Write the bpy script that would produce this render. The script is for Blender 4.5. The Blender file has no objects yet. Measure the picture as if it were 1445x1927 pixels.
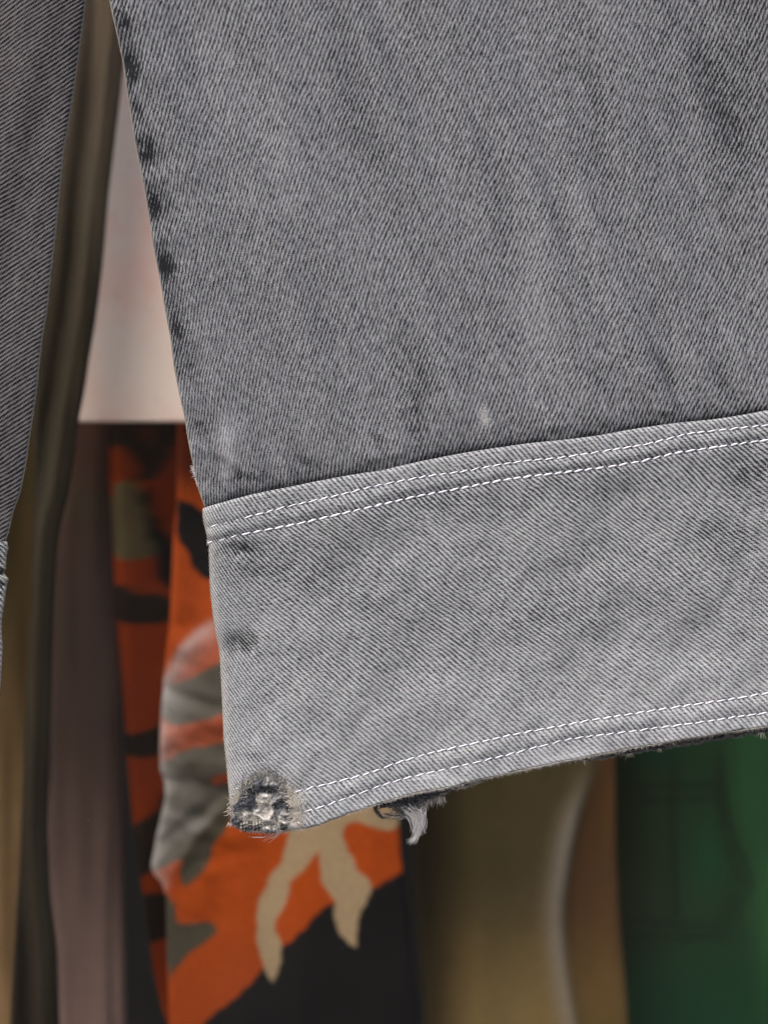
import bpy, math
import numpy as np
from mathutils import Vector, Matrix

# ------------------------------------------------------------------ camera, light
sc = bpy.context.scene
K = 0.2 / 1445.0            # metres per millimetre-like unit on the denim plane
CAM = 0.6                   # camera distance to the denim plane
cam_d = bpy.data.cameras.new('camera'); cam = bpy.data.objects.new('camera', cam_d)
sc.collection.objects.link(cam); sc.camera = cam
cam.location = (0, -CAM, 0); cam.rotation_euler = (math.radians(90), 0, 0)
cam_d.sensor_width = 36; cam_d.lens = 36 * CAM / (1927 * K)
cam_d.clip_start = 0.01; cam_d.clip_end = 50
cam_d.dof.use_dof = True; cam_d.dof.focus_distance = CAM
cam_d.dof.aperture_fstop = 11.5

w = bpy.data.worlds.new('World'); sc.world = w; w.use_nodes = True
SUN_EL, SUN_AZ = math.radians(52), math.radians(-38)   # azimuth from -Y (behind the camera) towards -X
sky = w.node_tree.nodes.new('ShaderNodeTexSky'); sky.sky_type = 'NISHITA'; sky.sun_disc = False
sky.sun_elevation = SUN_EL
sd = Vector((math.sin(SUN_AZ) * math.cos(SUN_EL), -math.cos(SUN_AZ) * math.cos(SUN_EL), math.sin(SUN_EL)))
sky.sun_rotation = math.atan2(sd.x, sd.y)
sky.air_density = 0.7; sky.dust_density = 5.0; sky.ozone_density = 0.6
bg = w.node_tree.nodes['Background']; bg.inputs['Strength'].default_value = 0.15
w.node_tree.links.new(sky.outputs[0], bg.inputs['Color'])
sl = bpy.data.lights.new('sun', 'SUN'); sun = bpy.data.objects.new('sun', sl); sc.collection.objects.link(sun)
sl.energy = 1.2; sl.angle = math.radians(40); sl.color = (1.0, 0.97, 0.94)
sun.rotation_euler = sd.to_track_quat('Z', 'Y').to_euler(); sun.location = (-1, -2, 3)
sc.view_settings.view_transform = 'Standard'; sc.view_settings.look = 'None'
sc.view_settings.exposure = 0.7; sc.view_settings.gamma = 1
sc.cycles.use_denoising = True
sc.cycles.max_bounces = 6; sc.cycles.transparent_max_bounces = 12
try: sc.cycles.filter_width = 1.2
except Exception: pass

# ------------------------------------------------------------------ helpers
rng = np.random.default_rng(7)
def lattice(seed): return np.random.default_rng(seed).random((128, 128))
_L = {}
def vnoise(x, y, seed=0):
    if seed not in _L: _L[seed] = lattice(seed)
    L = _L[seed]; x = np.asarray(x, float); y = np.asarray(y, float)
    xi = np.floor(x).astype(int); yi = np.floor(y).astype(int); fx = x - xi; fy = y - yi
    fx = fx * fx * fx * (fx * (fx * 6 - 15) + 10); fy = fy * fy * fy * (fy * (fy * 6 - 15) + 10)
    g = lambda a, b: L[a % 128, b % 128]
    return ((g(xi, yi) * (1 - fx) + g(xi + 1, yi) * fx) * (1 - fy) + (g(xi, yi + 1) * (1 - fx) + g(xi + 1, yi + 1) * fx) * fy) - 0.5
def fbm(x, y, seed=0, oct=3):
    s = 0; a = 1
    for o in range(oct): s = s + a * vnoise(x * 2 ** o, y * 2 ** o, seed + o); a *= .5
    return s
def line(pts):
    """polyline y -> x"""
    p = sorted(pts, key=lambda q: q[1]); ys = np.array([q[1] for q in p], float); xs = np.array([q[0] for q in p], float)
    def f(y):
        y = np.asarray(y, float); r = np.interp(y, ys, xs)
        s0 = (xs[1] - xs[0]) / (ys[1] - ys[0]); s1 = (xs[-1] - xs[-2]) / (ys[-1] - ys[-2])
        r = np.where(y < ys[0], xs[0] + np.clip(y - ys[0], -150, 0) * s0, r)
        return np.where(y > ys[-1], xs[-1] + np.clip(y - ys[-1], 0, 150) * s1, r)
    return f
def smooth(f, h=14):
    return lambda y: sum(f(np.asarray(y, float) + k * h) for k in (-1.5, -.75, 0, .75, 1.5)) / 5
def yline(pts): 
    g = line([(b, a) for a, b in pts]); return g
def inside(px, py, poly):
    px = np.asarray(px, float); py = np.asarray(py, float); r = np.zeros(px.shape, bool); n = len(poly)
    for i in range(n):
        x0, y0 = poly[i]; x1, y1 = poly[(i + 1) % n]
        if y0 == y1: continue
        c = ((y0 > py) != (y1 > py)) & (px < (x1 - x0) * (py - y0) / (y1 - y0) + x0); r ^= c
    return r
def gauss(x, y, cx, cy, sx, sy): return np.exp(-((x - cx) / sx) ** 2 - ((y - cy) / sy) ** 2)
def sstep(a, b, x): t = np.clip((x - a) / (b - a), 0, 1); return t * t * (3 - 2 * t)
def P(x, y, d=0, depth=0.0):
    """point of the place: x, y, d measured in denim-plane units, seen at distance depth behind that plane"""
    s = (CAM + depth) / CAM
    return ((x - 722.5) * K * s, depth + d * K, (963.5 - y) * K * s)
def s2l(*c): return tuple(((v / 255) / 12.92 if v / 255 <= .04045 else ((v / 255 + .055) / 1.055) ** 2.4) for v in c)

def link(o, parent=None): 
    sc.collection.objects.link(o)
    if parent: o.parent = parent
    return o
def thing(name, label, cat, loc=(0, 0, 0), group=None):
    o = bpy.data.objects.new(name, None); o.empty_display_size = .02; o.location = loc; link(o)
    o['label'] = label; o['category'] = cat
    if group: o['group'] = group
    return o
def mesh_obj(name, V, F, mat, parent=None, attrs=None, smooth_=True):
    m = bpy.data.meshes.new(name)
    V = np.asarray(V, float)
    if parent is not None: V = V - np.array(parent.location)
    F = np.asarray(F, np.int32) if not isinstance(F, list) else F
    if isinstance(F, np.ndarray):
        nf, k = F.shape
        m.vertices.add(len(V)); m.vertices.foreach_set('co', V.ravel())
        m.loops.add(nf * k); m.loops.foreach_set('vertex_index', F.ravel())
        m.polygons.add(nf); m.polygons.foreach_set('loop_start', np.arange(0, nf * k, k, dtype=np.int32))
        m.polygons.foreach_set('loop_total', np.full(nf, k, np.int32)); m.update(calc_edges=True)
    else: m.from_pydata(V.tolist(), [], F)
    for n, (typ, arr) in (attrs or {}).items():
        a = m.attributes.new(n, typ, 'POINT')
        a.data.foreach_set('vector' if typ == 'FLOAT_VECTOR' else 'color', np.asarray(arr, float).ravel())
    if smooth_: m.polygons.foreach_set('use_smooth', np.ones(len(m.polygons), bool))
    m.materials.append(mat); m.validate(); 
    return link(bpy.data.objects.new(name, m), parent)
def grid_faces(nv, nu, close_u=False):
    i = np.arange(nv * nu).reshape(nv, nu)
    if close_u: i = np.concatenate([i, i[:, :1]], 1)
    return np.stack([i[:-1, :-1], i[1:, :-1], i[1:, 1:], i[:-1, 1:]], -1).reshape(-1, 4)
def world_pts(X, Y, D, depth=0.0):
    s = (CAM + depth) / CAM
    return np.stack([(X - 722.5) * K * s, depth + D * K, (963.5 - Y) * K * s], -1).reshape(-1, 3)
def vec3(a, b): return np.stack([a, b, np.zeros_like(a)], -1).reshape(-1, 3)
def col4(a, b, c): return np.stack([a, b, c, np.ones_like(a)], -1).reshape(-1, 4)

# ------------------------------------------------------------------ materials
class NT:
    def __init__(s, name):
        s.m = bpy.data.materials.new(name); s.m.use_nodes = True; s.t = s.m.node_tree; s.n = s.t.nodes
        s.b = s.n['Principled BSDF']; s.b.inputs['Roughness'].default_value = .9
        s.b.inputs['Specular IOR Level'].default_value = .2
    def put(s, sock, v):
        if isinstance(v, bpy.types.NodeSocket): s.t.links.new(v, sock)
        elif v is not None: sock.default_value = v
    def math(s, op, a, b=None, c=None, clamp=False):
        n = s.n.new('ShaderNodeMath'); n.operation = op; n.use_clamp = clamp
        for i, v in enumerate((a, b, c)): s.put(n.inputs[i], v)
        return n.outputs[0]
    def vm(s, op, a, b=None, out=0):
        n = s.n.new('ShaderNodeVectorMath'); n.operation = op; s.put(n.inputs[0], a)
        if b is not None:
            s.put(n.inputs[3] if op == 'SCALE' else n.inputs[1], b)
        return n.outputs['Value' if op == 'DOT_PRODUCT' else 'Vector']
    def attr(s, name, out='Vector'):
        n = s.n.new('ShaderNodeAttribute'); n.attribute_name = name; return n.outputs[out]
    def noise(s, v, scale=1, detail=2, rough=.5, out=0):
        n = s.n.new('ShaderNodeTexNoise'); s.put(n.inputs['Vector'], v); n.inputs['Scale'].default_value = scale
        n.inputs['Detail'].default_value = detail; n.inputs['Roughness'].default_value = rough; return n.outputs[out]
    def mix(s, f, a, b, typ='RGBA', blend='MIX'):
        n = s.n.new('ShaderNodeMix'); n.data_type = typ; n.blend_type = blend; s.put(n.inputs[0], f)
        i = {'RGBA': (6, 7, 2), 'FLOAT': (2, 3, 0)}[typ]
        s.put(n.inputs[i[0]], a); s.put(n.inputs[i[1]], b); return n.outputs[i[2]]
    def bump(s, h, strength=.3, dist=.0002):
        n = s.n.new('ShaderNodeBump'); n.inputs['Strength'].default_value = strength; n.inputs['Distance'].default_value = dist
        s.put(n.inputs['Height'], h); s.put(s.b.inputs['Normal'], n.outputs[0])
    def col(s, c): s.put(s.b.inputs['Base Color'], c if isinstance(c, bpy.types.NodeSocket) else (*c[:3], 1))
def plain(name, c, rough=.9):
    q = NT(name); q.col(c); q.b.inputs['Roughness'].default_value = rough; return q.m

def denim(name, ang, period, warp_ang, dark, light, base=.5, rib=.5, yarn=.5, fine=.35, blotch=.3, wob=14.0, wob2=2.2, bl_ang=70):
    """twill: ang = direction of the wales, warp_ang = direction of the warp yarns (degrees, y up)"""
    q = NT(name)
    p0 = q.attr('cloth')
    a, wa, ba = map(math.radians, (ang, warp_ang, bl_ang))
    d1 = q.noise(p0, .008, 2, .5, 1); d2 = q.noise(p0, .07, 2, .5, 1)
    p = q.vm('ADD', p0, q.vm('SCALE', q.vm('SUBTRACT', d1, (.5, .5, .5)), wob))
    p = q.vm('ADD', p, q.vm('SCALE', q.vm('SUBTRACT', d2, (.5, .5, .5)), wob2))
    n_w = (-math.sin(a), math.cos(a), 0); along = (math.cos(a), math.sin(a), 0)
    t = q.math('MULTIPLY', q.vm('DOT_PRODUCT', p, n_w), 2 * math.pi / period)
    ribv = q.math('MULTIPLY_ADD', q.math('SINE', t), .5, .5)
    wn = (-math.sin(wa), math.cos(wa), 0); wd = (math.cos(wa), math.sin(wa), 0)
    seg = q.math('SINE', q.math('MULTIPLY', q.vm('DOT_PRODUCT', p, wn), 2 * math.pi / 4.6))
    ribv = q.math('ADD', ribv, q.math('MULTIPLY', seg, .12))
    def stretched(sw, sl, seed, dn, dd, det=1):
        c = q.n.new('ShaderNodeCombineXYZ')
        q.put(c.inputs[0], q.math('MULTIPLY', q.vm('DOT_PRODUCT', p, dn), 1 / sw))
        q.put(c.inputs[1], q.math('MULTIPLY', q.vm('DOT_PRODUCT', p, dd), 1 / sl)); c.inputs[2].default_value = seed
        return q.math('SUBTRACT', q.noise(c.outputs[0], 1, det, .55), .5)
    y1 = stretched(4.0, 17, 3.1, wn, wd); y2 = stretched(5.5, 10, 9.7, n_w, along)
    fn = q.math('SUBTRACT', q.noise(p0, .42, 2, .65), .5)
    bl = stretched(70, 260, 5.5, (-math.sin(ba), math.cos(ba), 0), (math.cos(ba), math.sin(ba), 0), 3)
    st = stretched(16, 130, 12.3, (-math.sin(ba), math.cos(ba), 0), (math.cos(ba), math.sin(ba), 0), 2)
    bl2 = q.math('SUBTRACT', q.noise(p0, .022, 3, .6), .5)
    v = q.math('MULTIPLY_ADD', q.math('SUBTRACT', ribv, .5), rib, base)
    for n_, k in ((y1, yarn * 1.2), (y2, yarn * 1.3), (fn, fine * 1.6), (bl, blotch * 1.2), (bl2, blotch), (st, blotch * .9)):
        v = q.math('MULTIPLY_ADD', n_, k, v)
    wear_shade = q.attr('wear_shade', 'Color'); sep = q.n.new('ShaderNodeSeparateColor'); q.put(sep.inputs[0], wear_shade)
    v = q.math('SUBTRACT', v, sep.outputs[0]); v = q.math('ADD', v, sep.outputs[1])
    v = q.math('MINIMUM', q.math('MAXIMUM', v, 0.0), 1.15)
    c = q.mix(v, (*dark, 1), (*light, 1)); 
    q.t.nodes[-1].clamp_factor = False
    cn = q.noise(p0, .15, 2, .6, 1)                 # tiny colour flecks of the yarn
    c = q.mix(.10, c, cn, blend='OVERLAY')
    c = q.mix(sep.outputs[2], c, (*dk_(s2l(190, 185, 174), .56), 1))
    q.col(c); q.bump(q.math('ADD', q.math('MULTIPLY', ribv, .8), q.math('ADD', y1, fn)), .38, .00016)
    q.b.inputs['Roughness'].default_value = .92; q.b.inputs['Specular IOR Level'].default_value = .15
    return q.m
def dk_(c, k): return tuple(v * k for v in c)
DK = .56
M_leg = denim('grey_denim', 65, 7.5, 102, dk_(s2l(37, 39, 43), DK), dk_(s2l(187, 189, 194), DK), .43, .52, .56, .95, .16, wob2=3.0, bl_ang=112)
M_band = denim('pale_grey_denim', -41, 7.5, 8, dk_(s2l(43, 46, 51), DK), dk_(s2l(208, 211, 214), DK), .50, .66, .44, .90, .13, wob2=2.8, bl_ang=35)
M_leg2 = denim('shaded_grey_denim', 35, 7.8, 62, dk_(s2l(22, 24, 32), DK), dk_(s2l(140, 136, 136), DK), .36, .72, .4, .5, .2)  # the left leg's shade is put into a darker denim colour

def fibre_mat():
    q = NT('cotton_fibre'); q.col(q.vm('SCALE', q.attr('col', 'Color'), .82)); q.b.inputs['Sheen Weight'].default_value = .2; return q.m
M_fib = fibre_mat()
q = NT('white_sewing_thread'); q.col((.70, .69, .76)); q.b.inputs['Roughness'].default_value = .55
tc = q.n.new('ShaderNodeTexCoord'); wv = q.n.new('ShaderNodeTexWave'); q.put(wv.inputs[0], tc.outputs['Object'])
wv.inputs['Scale'].default_value = 900; wv.bands_direction = 'DIAGONAL'; q.bump(wv.outputs[1], .3, .0001); M_thread = q.m

def cloth_mat(name, rough=.9, weave=900, bumps=.15, spec=.1):
    q = NT(name); tc = q.n.new('ShaderNodeTexCoord')
    n = q.noise(tc.outputs['Object'], 14, 4, .6); n2 = q.noise(tc.outputs['Object'], 600, 2, .6)
    c = q.attr('col', 'Color')
    f = q.math('MULTIPLY_ADD', n, .7, .65); f = q.math('MULTIPLY', f, q.math('MULTIPLY_ADD', n2, .5, .75))
    mul = q.n.new('ShaderNodeVectorMath'); mul.operation = 'SCALE'; q.put(mul.inputs[0], c); q.put(mul.inputs[3], f)
    q.col(mul.outputs[0]); q.b.inputs['Roughness'].default_value = rough; q.b.inputs['Specular IOR Level'].default_value = spec
    q.bump(q.noise(tc.outputs['Object'], weave, 2, .6), bumps, .0003); return q.m
M_cloth = cloth_mat('plain_cotton'); M_camo = cloth_mat('printed_cotton_twill', .8, 1200, .1)

# ------------------------------------------------------------------ generic flattened trouser leg
def tube(edge, other, ys, r, relief, side=1, fine_to=70, step=5.5, fine=3.0, extent=1500, wfade=300, aspect=1.0):
    """edge(y), other(y): detailed edge and the opposite edge. side=+1: cloth lies to the right of edge."""
    off = np.concatenate([np.linspace(0, 1, 6) ** 1.6 * r * .9, np.arange(r * .9 + fine, fine_to, fine), np.arange(fine_to, extent, step)])
    ys = np.asarray(ys, float)[:, None]
    E = edge(ys); W = np.abs(other(ys) - E)
    offn = off[None, :] * np.ones_like(ys)
    tail = np.array([1.0])
    k = off[-1]
    lim = np.minimum(offn, W)                                   # narrow places: columns pile up at the far edge
    back = np.linspace(1, 0, 14)[None, 1:-1] * W
    def roll(o, W): 
        a = np.clip(o, 0, r); b = np.clip(W - o, 0, r)
        return aspect * ((r - np.sqrt(np.maximum(r * r - (r - a) ** 2, 0))) + (r - np.sqrt(np.maximum(r * r - (r - b) ** 2, 0))))
    Xf = E + side * lim; Df = roll(lim, W) + relief(Xf, ys + 0 * Xf, lim)
    Xb = E + side * back; Db = 2 * r * aspect - roll(back, W) + relief(Xb, ys + 0 * Xb, back) * .5
    # add a far-edge column
    Xl = E + side * W; Dl = np.full_like(Xl, r * aspect * 1.0) + relief(Xl, ys, W)
    X = np.concatenate([Xf, Xl, Xb], 1); D = np.concatenate([Df, Dl, Db], 1); Y = ys + 0 * X
    O = np.concatenate([lim, W, back + 3000], 1)
    return X, Y, D, O

# ================================================================== the jeans
jeans = thing('denim_jeans', 'faded grey denim jeans hanging in front, white double stitched hem band with a torn corner', 'jeans', P(185, -150, 6))

# ---- right leg (front, large)
L_edge = smooth(line([(150, -300), (185, -150), (205, 0), (212, 30), (219, 60), (231, 120), (237, 160), (244, 210), (254, 270), (262, 310), (272, 360), (281, 420), (292, 485), (303, 540), (313, 600), (321, 640), (327, 696), (339, 750), (347, 783), (352, 819), (362, 866), (369, 906), (385, 956), (394, 985), (402, 1040)]), 8)
R_far = line([(1750, -700), (1900, 1000)])
top_b = yline([(300, 985), (385, 955), (435, 940), (491, 926), (546, 916), (602, 904), (657, 894), (712, 885), (804, 865), (866, 853), (928, 843), (1000, 833), (1045, 829), (1128, 819), (1183, 808), (1267, 796), (1350, 788), (1405, 779), (1445, 771), (1600, 745), (1900, 700)])
top_b = (lambda f: lambda x: sum(f(np.asarray(x, float) + k) for k in (-20, -10, 0, 10, 20)) / 5)(top_b)

spots = [(228, 45, 13, 20, .5), (247, 128, 18, 26, .55), (262, 205, 12, 20, .2), (275, 285, 24, 26, .5), (292, 384, 22, 20, .42), (311, 500, 20, 24, .48), (331, 622, 16, 22, .35), (350, 700, 16, 20, .2), (375, 800, 26, 18, .2), (448, 900, 46, 16, .22), (780, 760, 20, 90, .16), (1380, 230, 40, 140, .12)]
fades = [(912, 784, 6, 15, .45), (925, 796, 4, 7, .3), (425, 865, 18, 60, .20), (440, 820, 24, 50, .12), (400, 640, 30, 90, .06), (1010, 560, 50, 300, .08), (560, 130, 60, 300, .05)]
creases = [((782, 680), (822, 752), 9, 5, .12), ((1236, 660), (1280, 745), 9, 6, .14), ((1345, 690), (1392, 765), 9, 5, .12), ((700, 815), (735, 868), 9, 4, .10), ((1097, 52), (1154, 361), 20, 5, .10), ((1319, 67), (1390, 300), 26, 6, .12),
           ((1225, 560), (1262, 650), 10, 4, .07), ((560, 860), (600, 895), 9, 4, .08), ((1020, 300), (1090, 560), 18, 3, .05), ((640, 30), (700, 330), 26, 4, .07), ((760, 620), (790, 690), 14, 4, .07), ((400, 862), (468, 905), 9, 5, .16), ((1120, 690), (1160, 780), 11, 4, .06), ((900, 250), (960, 520), 20, 3, .05), ((560, 400), (640, 700), 28, 4, .05),
           ((1081, 330), (1143, 495), 15, -5, -.07), ((1257, 464), (1293, 541), 11, -4, -.08), ((1370, 619), (1406, 696), 10, -5, -.10), ((1300, 650), (1335, 740), 10, -4, -.07), ((830, 700), (868, 790), 11, -4, -.05), ((424, 800), (446, 905), 14, -5, -.08), ((740, 760), (775, 850), 11, -4, -.05), ((520, 100), (590, 480), 34, -4, -.05)]
def crease_sum(X, Y, k):
    w = 0
    for (a, b, s_, d_, c_) in creases:
        dx, dy = b[0] - a[0], b[1] - a[1]; L2 = dx * dx + dy * dy
        t = ((X - a[0]) * dx + (Y - a[1]) * dy) / L2; px = ((X - a[0]) * dy - (Y - a[1]) * dx) / math.sqrt(L2)
        px = px + np.sin(t * 5 + a[0]) * s_ * .25
        w = w + (d_, c_)[k] * np.exp(-(px / s_) ** 2) * np.exp(-((t - .5) / .48) ** 4)
    return w
def warp_y(X, Y):
    return Y + sstep(700, 1035, Y) * np.clip(top_b(X) - 955, -400, 30)
def leg_relief(X, Y, O):
    u = (X - .36 * Y)
    w = fbm(u / 120, Y / 620, 11, 2) * 22 + fbm(u / 48, Y / 360, 17, 2) * 8.0
    w = w * sstep(0, 60, O)
    ed = np.exp(-O / 60)
    w = w + ed * (3.2 * np.sin(Y / 100 * 2 * np.pi + 1.3 + O * .02) + fbm(X / 30, Y / 30, 23) * 5)
    h = np.clip(top_b(X) - Y, 0, 400)
    w = w + np.exp(-h / 75) * fbm((X + .42 * h) / 42, h / 190 + 5, 31, 2) * 19 + np.exp(-h / 14) * 5
    w = w + crease_sum(X, Y, 0)
    w = w + 9 * sstep(1180, 1445, X) * sstep(420, 0, Y) * (1 + np.sin((X - .2 * Y) / 60))
    return w
ys = np.concatenate([np.arange(-250, -20, 20), np.arange(-20, 1035, 4.5)])
X, Y, D, O = tube(L_edge, R_far, ys, 8, lambda X, Y, O: leg_relief(X, warp_y(X, Y), O), 1)
# the lower end of the leg tucks up behind the band: shift lowest rows to follow the band's slope
Y2 = warp_y(X, Y)
nr_ = sstep(-26, -6, Y2 - top_b(X)); D = D * (1 - nr_) + np.maximum(D, 0) * nr_ + 6 * sstep(-10, 14, Y2 - top_b(X))
wfade = np.exp(-O / 260)
U = np.where(O > 2500, O, O + (L_edge(Y) - 205) * (1 - wfade) + 0); V = -Y2
wr = sum(a * gauss(X, Y2, cx, cy, sx, sy) for cx, cy, sx, sy, a in spots) * (1 + 1.6 * fbm(X / 14, Y2 / 14, 3))
wr = wr + .22 * np.exp(-np.clip(top_b(X) - Y2, 0, 999) / 16)  # soft contact shade above the band, painted into the tone
wr = wr + .10 * sstep(1150, 1445, X) * sstep(700, 0, Y2)
wr = wr + crease_sum(X, Y2, 1) * (1 + .8 * fbm(X / 20, Y2 / 20, 9))  # grooves toned darker, ridges paler
fd = sum(a * gauss(X - .0 * Y2, Y2, cx, cy, sx, sy) for cx, cy, sx, sy, a in fades)
wr = wr + .24 * np.exp(-O / 34) * (1 + 1.2 * fbm(X / 22, Y2 / 40, 7)) * sstep(820, 500, Y2)
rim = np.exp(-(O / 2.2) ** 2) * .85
mesh_obj('leg', world_pts(X, Y2, D), grid_faces(X.shape[0], X.shape[1], True), M_leg, jeans,
         {'cloth': ('FLOAT_VECTOR', vec3(U, V)), 'wear_shade': ('FLOAT_COLOR', col4(wr, fd, np.where(O > 2500, 0, rim)))})

# ---- left leg
R2_edge = smooth(line([(200, -300), (183, -150), (163, 0), (156, 50), (146, 126), (133, 216), (121, 282), (113, 365), (106, 432), (96, 515), (90, 581), (80, 640), (71, 723), (56, 823), (48, 879), (37, 932), (25, 962), (20, 985), (16, 1005), (11, 1016), (8, 1030)]), 6)
L2_far = line([(-1300, -700), (-1400, 1100)])
def leg2_relief(X, Y, O):
    return fbm((X + .2 * Y) / 80, Y / 400, 41, 2) * 12 + np.exp(-O / 40) * 2 * np.sin(Y / 60)
ys = np.concatenate([np.arange(-250, -20, 20), np.arange(-20, 1019, 6)])
X, Y, D, O = tube(R2_edge, L2_far, ys, 7, leg2_relief, -1, extent=1300, step=9)
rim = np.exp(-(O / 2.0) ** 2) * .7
dk = .25 * np.exp(-O / 22) * sstep(500, 0, Y)
mesh_obj('leg', world_pts(X, Y, D), grid_faces(X.shape[0], X.shape[1], True), M_leg2, jeans,
         {'cloth': ('FLOAT_VECTOR', vec3(-O, -Y)), 'wear_shade': ('FLOAT_COLOR', col4(dk + 0 * X, 0 * X, np.where(O > 2500, 0, rim)))})

# ---- hem band of the large leg
LB = smooth(line([(381, 940), (381, 966), (382, 978), (387, 999), (393, 1022), (393, 1039), (394, 1070), (395, 1105), (400, 1155), (407, 1198), (413, 1225), (416, 1280), (419, 1347), (421, 1391), (426, 1438), (431, 1495), (435, 1535), (436, 1556), (437, 1570)]), 5)
bot_b = yline([(380, 1548), (434, 1549), (461, 1563), (485, 1565), (507, 1566), (522, 1566), (537, 1563), (567, 1560), (598, 1554), (620, 1544), (660, 1530), (698, 1518), (740, 1506), (776, 1495), (826, 1486), (859, 1480), (889, 1471), (1001, 1446), (1045, 1437), (1090, 1428), (1183, 1410), (1246, 1399), (1322, 1387), (1358, 1380), (1445, 1368), (1600, 1345), (1900, 1300)])
row1 = yline([(400, 990), (431, 983), (451, 977), (478, 970), (546, 952), (629, 934), (712, 913), (804, 896), (866, 888), (949, 873), (990, 867), (1051, 862), (1142, 848), (1217, 836), (1294, 816), (1377, 807), (1438, 801), (1600, 778)])
row2 = yline([(394, 1020), (415, 1017), (440, 1009), (467, 1004), (491, 999), (560, 986), (629, 970), (685, 957), (729, 947), (783, 934), (845, 923), (907, 911), (949, 903), (990, 897), (1053, 890), (1142, 879), (1206, 868), (1272, 852), (1322, 845), (1405, 833), (1445, 828), (1600, 806)])
row3 = yline([(552, 1490), (583, 1482), (630, 1471), (692, 1455), (741, 1437), (810, 1416), (858, 1405), (956, 1383), (1112, 1354), (1246, 1333), (1380, 1314), (1445, 1303), (1600, 1275)])
row4 = yline([(536, 1531), (568, 1527), (602, 1518), (654, 1500), (706, 1481), (758, 1465), (827, 1449), (860, 1441), (956, 1419), (1068, 1390), (1179, 1376), (1313, 1358), (1445, 1340), (1600, 1315)])
def band_relief(X, Y, O):
    w = -11 + fbm(X / 130, Y / 110, 51, 3) * 9 * sstep(0, 80, O)
    w = w + fbm((X + .5 * Y) / 46, (Y - .5 * X) / 120, 57, 2) * 3 * sstep(0, 40, O)
    for f, a, s in ((row1, 1.6, 5), (row2, 2.2, 6), (row3, 1.3, 5), (row4, 1.5, 5)):
        dd = Y - f(X); w = w + a * np.exp(-(dd / s) ** 2)
        w = w + np.exp(-(dd / 22) ** 2) * fbm(X / 17, dd / 30 + 7, 61, 2) * 2.2
    w = w - 2.5 * np.exp(-((Y - (row1(X) + row2(X)) / 2) / 9) ** 2) - 2 * np.exp(-((Y - (row3(X) + row4(X)) / 2) / 12) ** 2)
    w = w + 7 * gauss(X, Y, 452, 1034, 26, 12) + 8 * gauss(X, Y, 448, 1212, 30, 20) + 4 * gauss(X, Y, 1400, 890, 30, 60)
    return w
r = 16
off = np.concatenate([np.linspace(0, 1, 8) ** 1.7 * 15, np.arange(17, 200, 2.2), np.arange(200, 1180, 5)])
tt_top = np.linspace(0, 1, 5)
tv = np.linspace(0, 1, 215)
Oo, T = np.meshgrid(off, tv)
Xb = LB(1200 + 0 * Oo) + Oo; Yb = 1200 + 0 * Xb
for _ in range(6):
    Yb = top_b(Xb) + T * (bot_b(Xb) - top_b(Xb)); Xb = LB(Yb) + Oo
ov_top = Yb - top_b(Xb); ov_bot = bot_b(Xb) - Yb
def rl(o, r, k): a = np.clip(o, 0, r); return k * (r - np.sqrt(np.maximum(r * r - (r - a) ** 2, 0)))
Db = band_relief(Xb, Yb, Oo) + rl(Oo, 16, .9) + rl(ov_top, 9, .95) + rl(ov_bot, 6, .7)
# ragged lower edge
Yb = Yb - np.exp(-ov_bot / 6) * (np.maximum(0, fbm(Xb / 9, 0 * Xb, 71) * 6) + np.maximum(0, fbm(Xb / 2.6, 0 * Xb, 73, 1) * 4))
hole = [(436, 1533), (438, 1512), (452, 1496), (461, 1489), (458, 1476), (470, 1468), (480, 1457), (496, 1460), (508, 1453), (521, 1462), (534, 1466), (538, 1482), (549, 1492), (551, 1511), (556, 1522), (550, 1534), (568, 1545), (566, 1580), (522, 1580), (400, 1575), (436, 1552)]
jx = fbm(Xb / 7, Yb / 7, 81) * 7; jy = fbm(Xb / 7, Yb / 7, 85) * 7
in_hole = inside(Xb + jx, Yb + jy, hole) & (Oo > 3)
Vd = -(Yb - top_b(Xb) + 950 + (top_b(Xb) - 950))
dd1 = Yb - row2(Xb)
strip = sstep(14, -14, dd1); strip2 = sstep(-14, 14, Yb - row3(Xb))
# the wales lean steeper in the folded strips
Vd = Vd + strip * (dd1) * .10 + strip2 * (Yb - row3(Xb)) * .16
Ud = np.where(Oo < 60, Oo * 1.0 + rl(Oo, 60, .7), Oo) + (LB(Yb) - 400) * np.exp(-Oo / 200) * .3 + 400
Ud = Oo + 62 * (1 - np.exp(-Oo / 42)) + 400
bsp = [(452, 1032, 30, 11, .38), (449, 1212, 34, 20, .36), (1405, 885, 36, 50, .16), (1340, 1010, 60, 40, .12), (560, 1075, 120, 26, .12), (700, 1120, 140, 40, .08), (430, 1430, 20, 10, .25), (840, 935, 70, 16, .08), (1000, 1170, 200, 40, .06), (476, 1420, 30, 10, .15), (720, 1440, 60, 14, .12)]
wb = sum(a * gauss(Xb, Yb, cx, cy, sx, sy) for cx, cy, sx, sy, a in bsp) * (1 + 1.5 * fbm(Xb / 16, Yb / 12, 91))
wb = wb + .10 * gauss(Xb * 0, Yb - row2(Xb), 0, 30, 1, 40)
for f in (row1, row2, row3, row4): wb = wb + .10 * np.exp(-((Yb - f(Xb)) / 3.2) ** 2)
fb = .16 * sstep(1250, 1480, Yb + .16 * (Xb - 430)) + .20 * np.exp(-ov_bot / 9) + .10 * np.exp(-Oo / 60) + .12 * np.exp(-ov_top / 14)
fb = fb + .25 * gauss(Xb, Yb, 1075, 1425, 60, 14) + .3 * gauss(Xb, Yb, 810, 1462, 40, 10) * (1 + fbm(Xb / 8, Yb / 8, 93))
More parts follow.
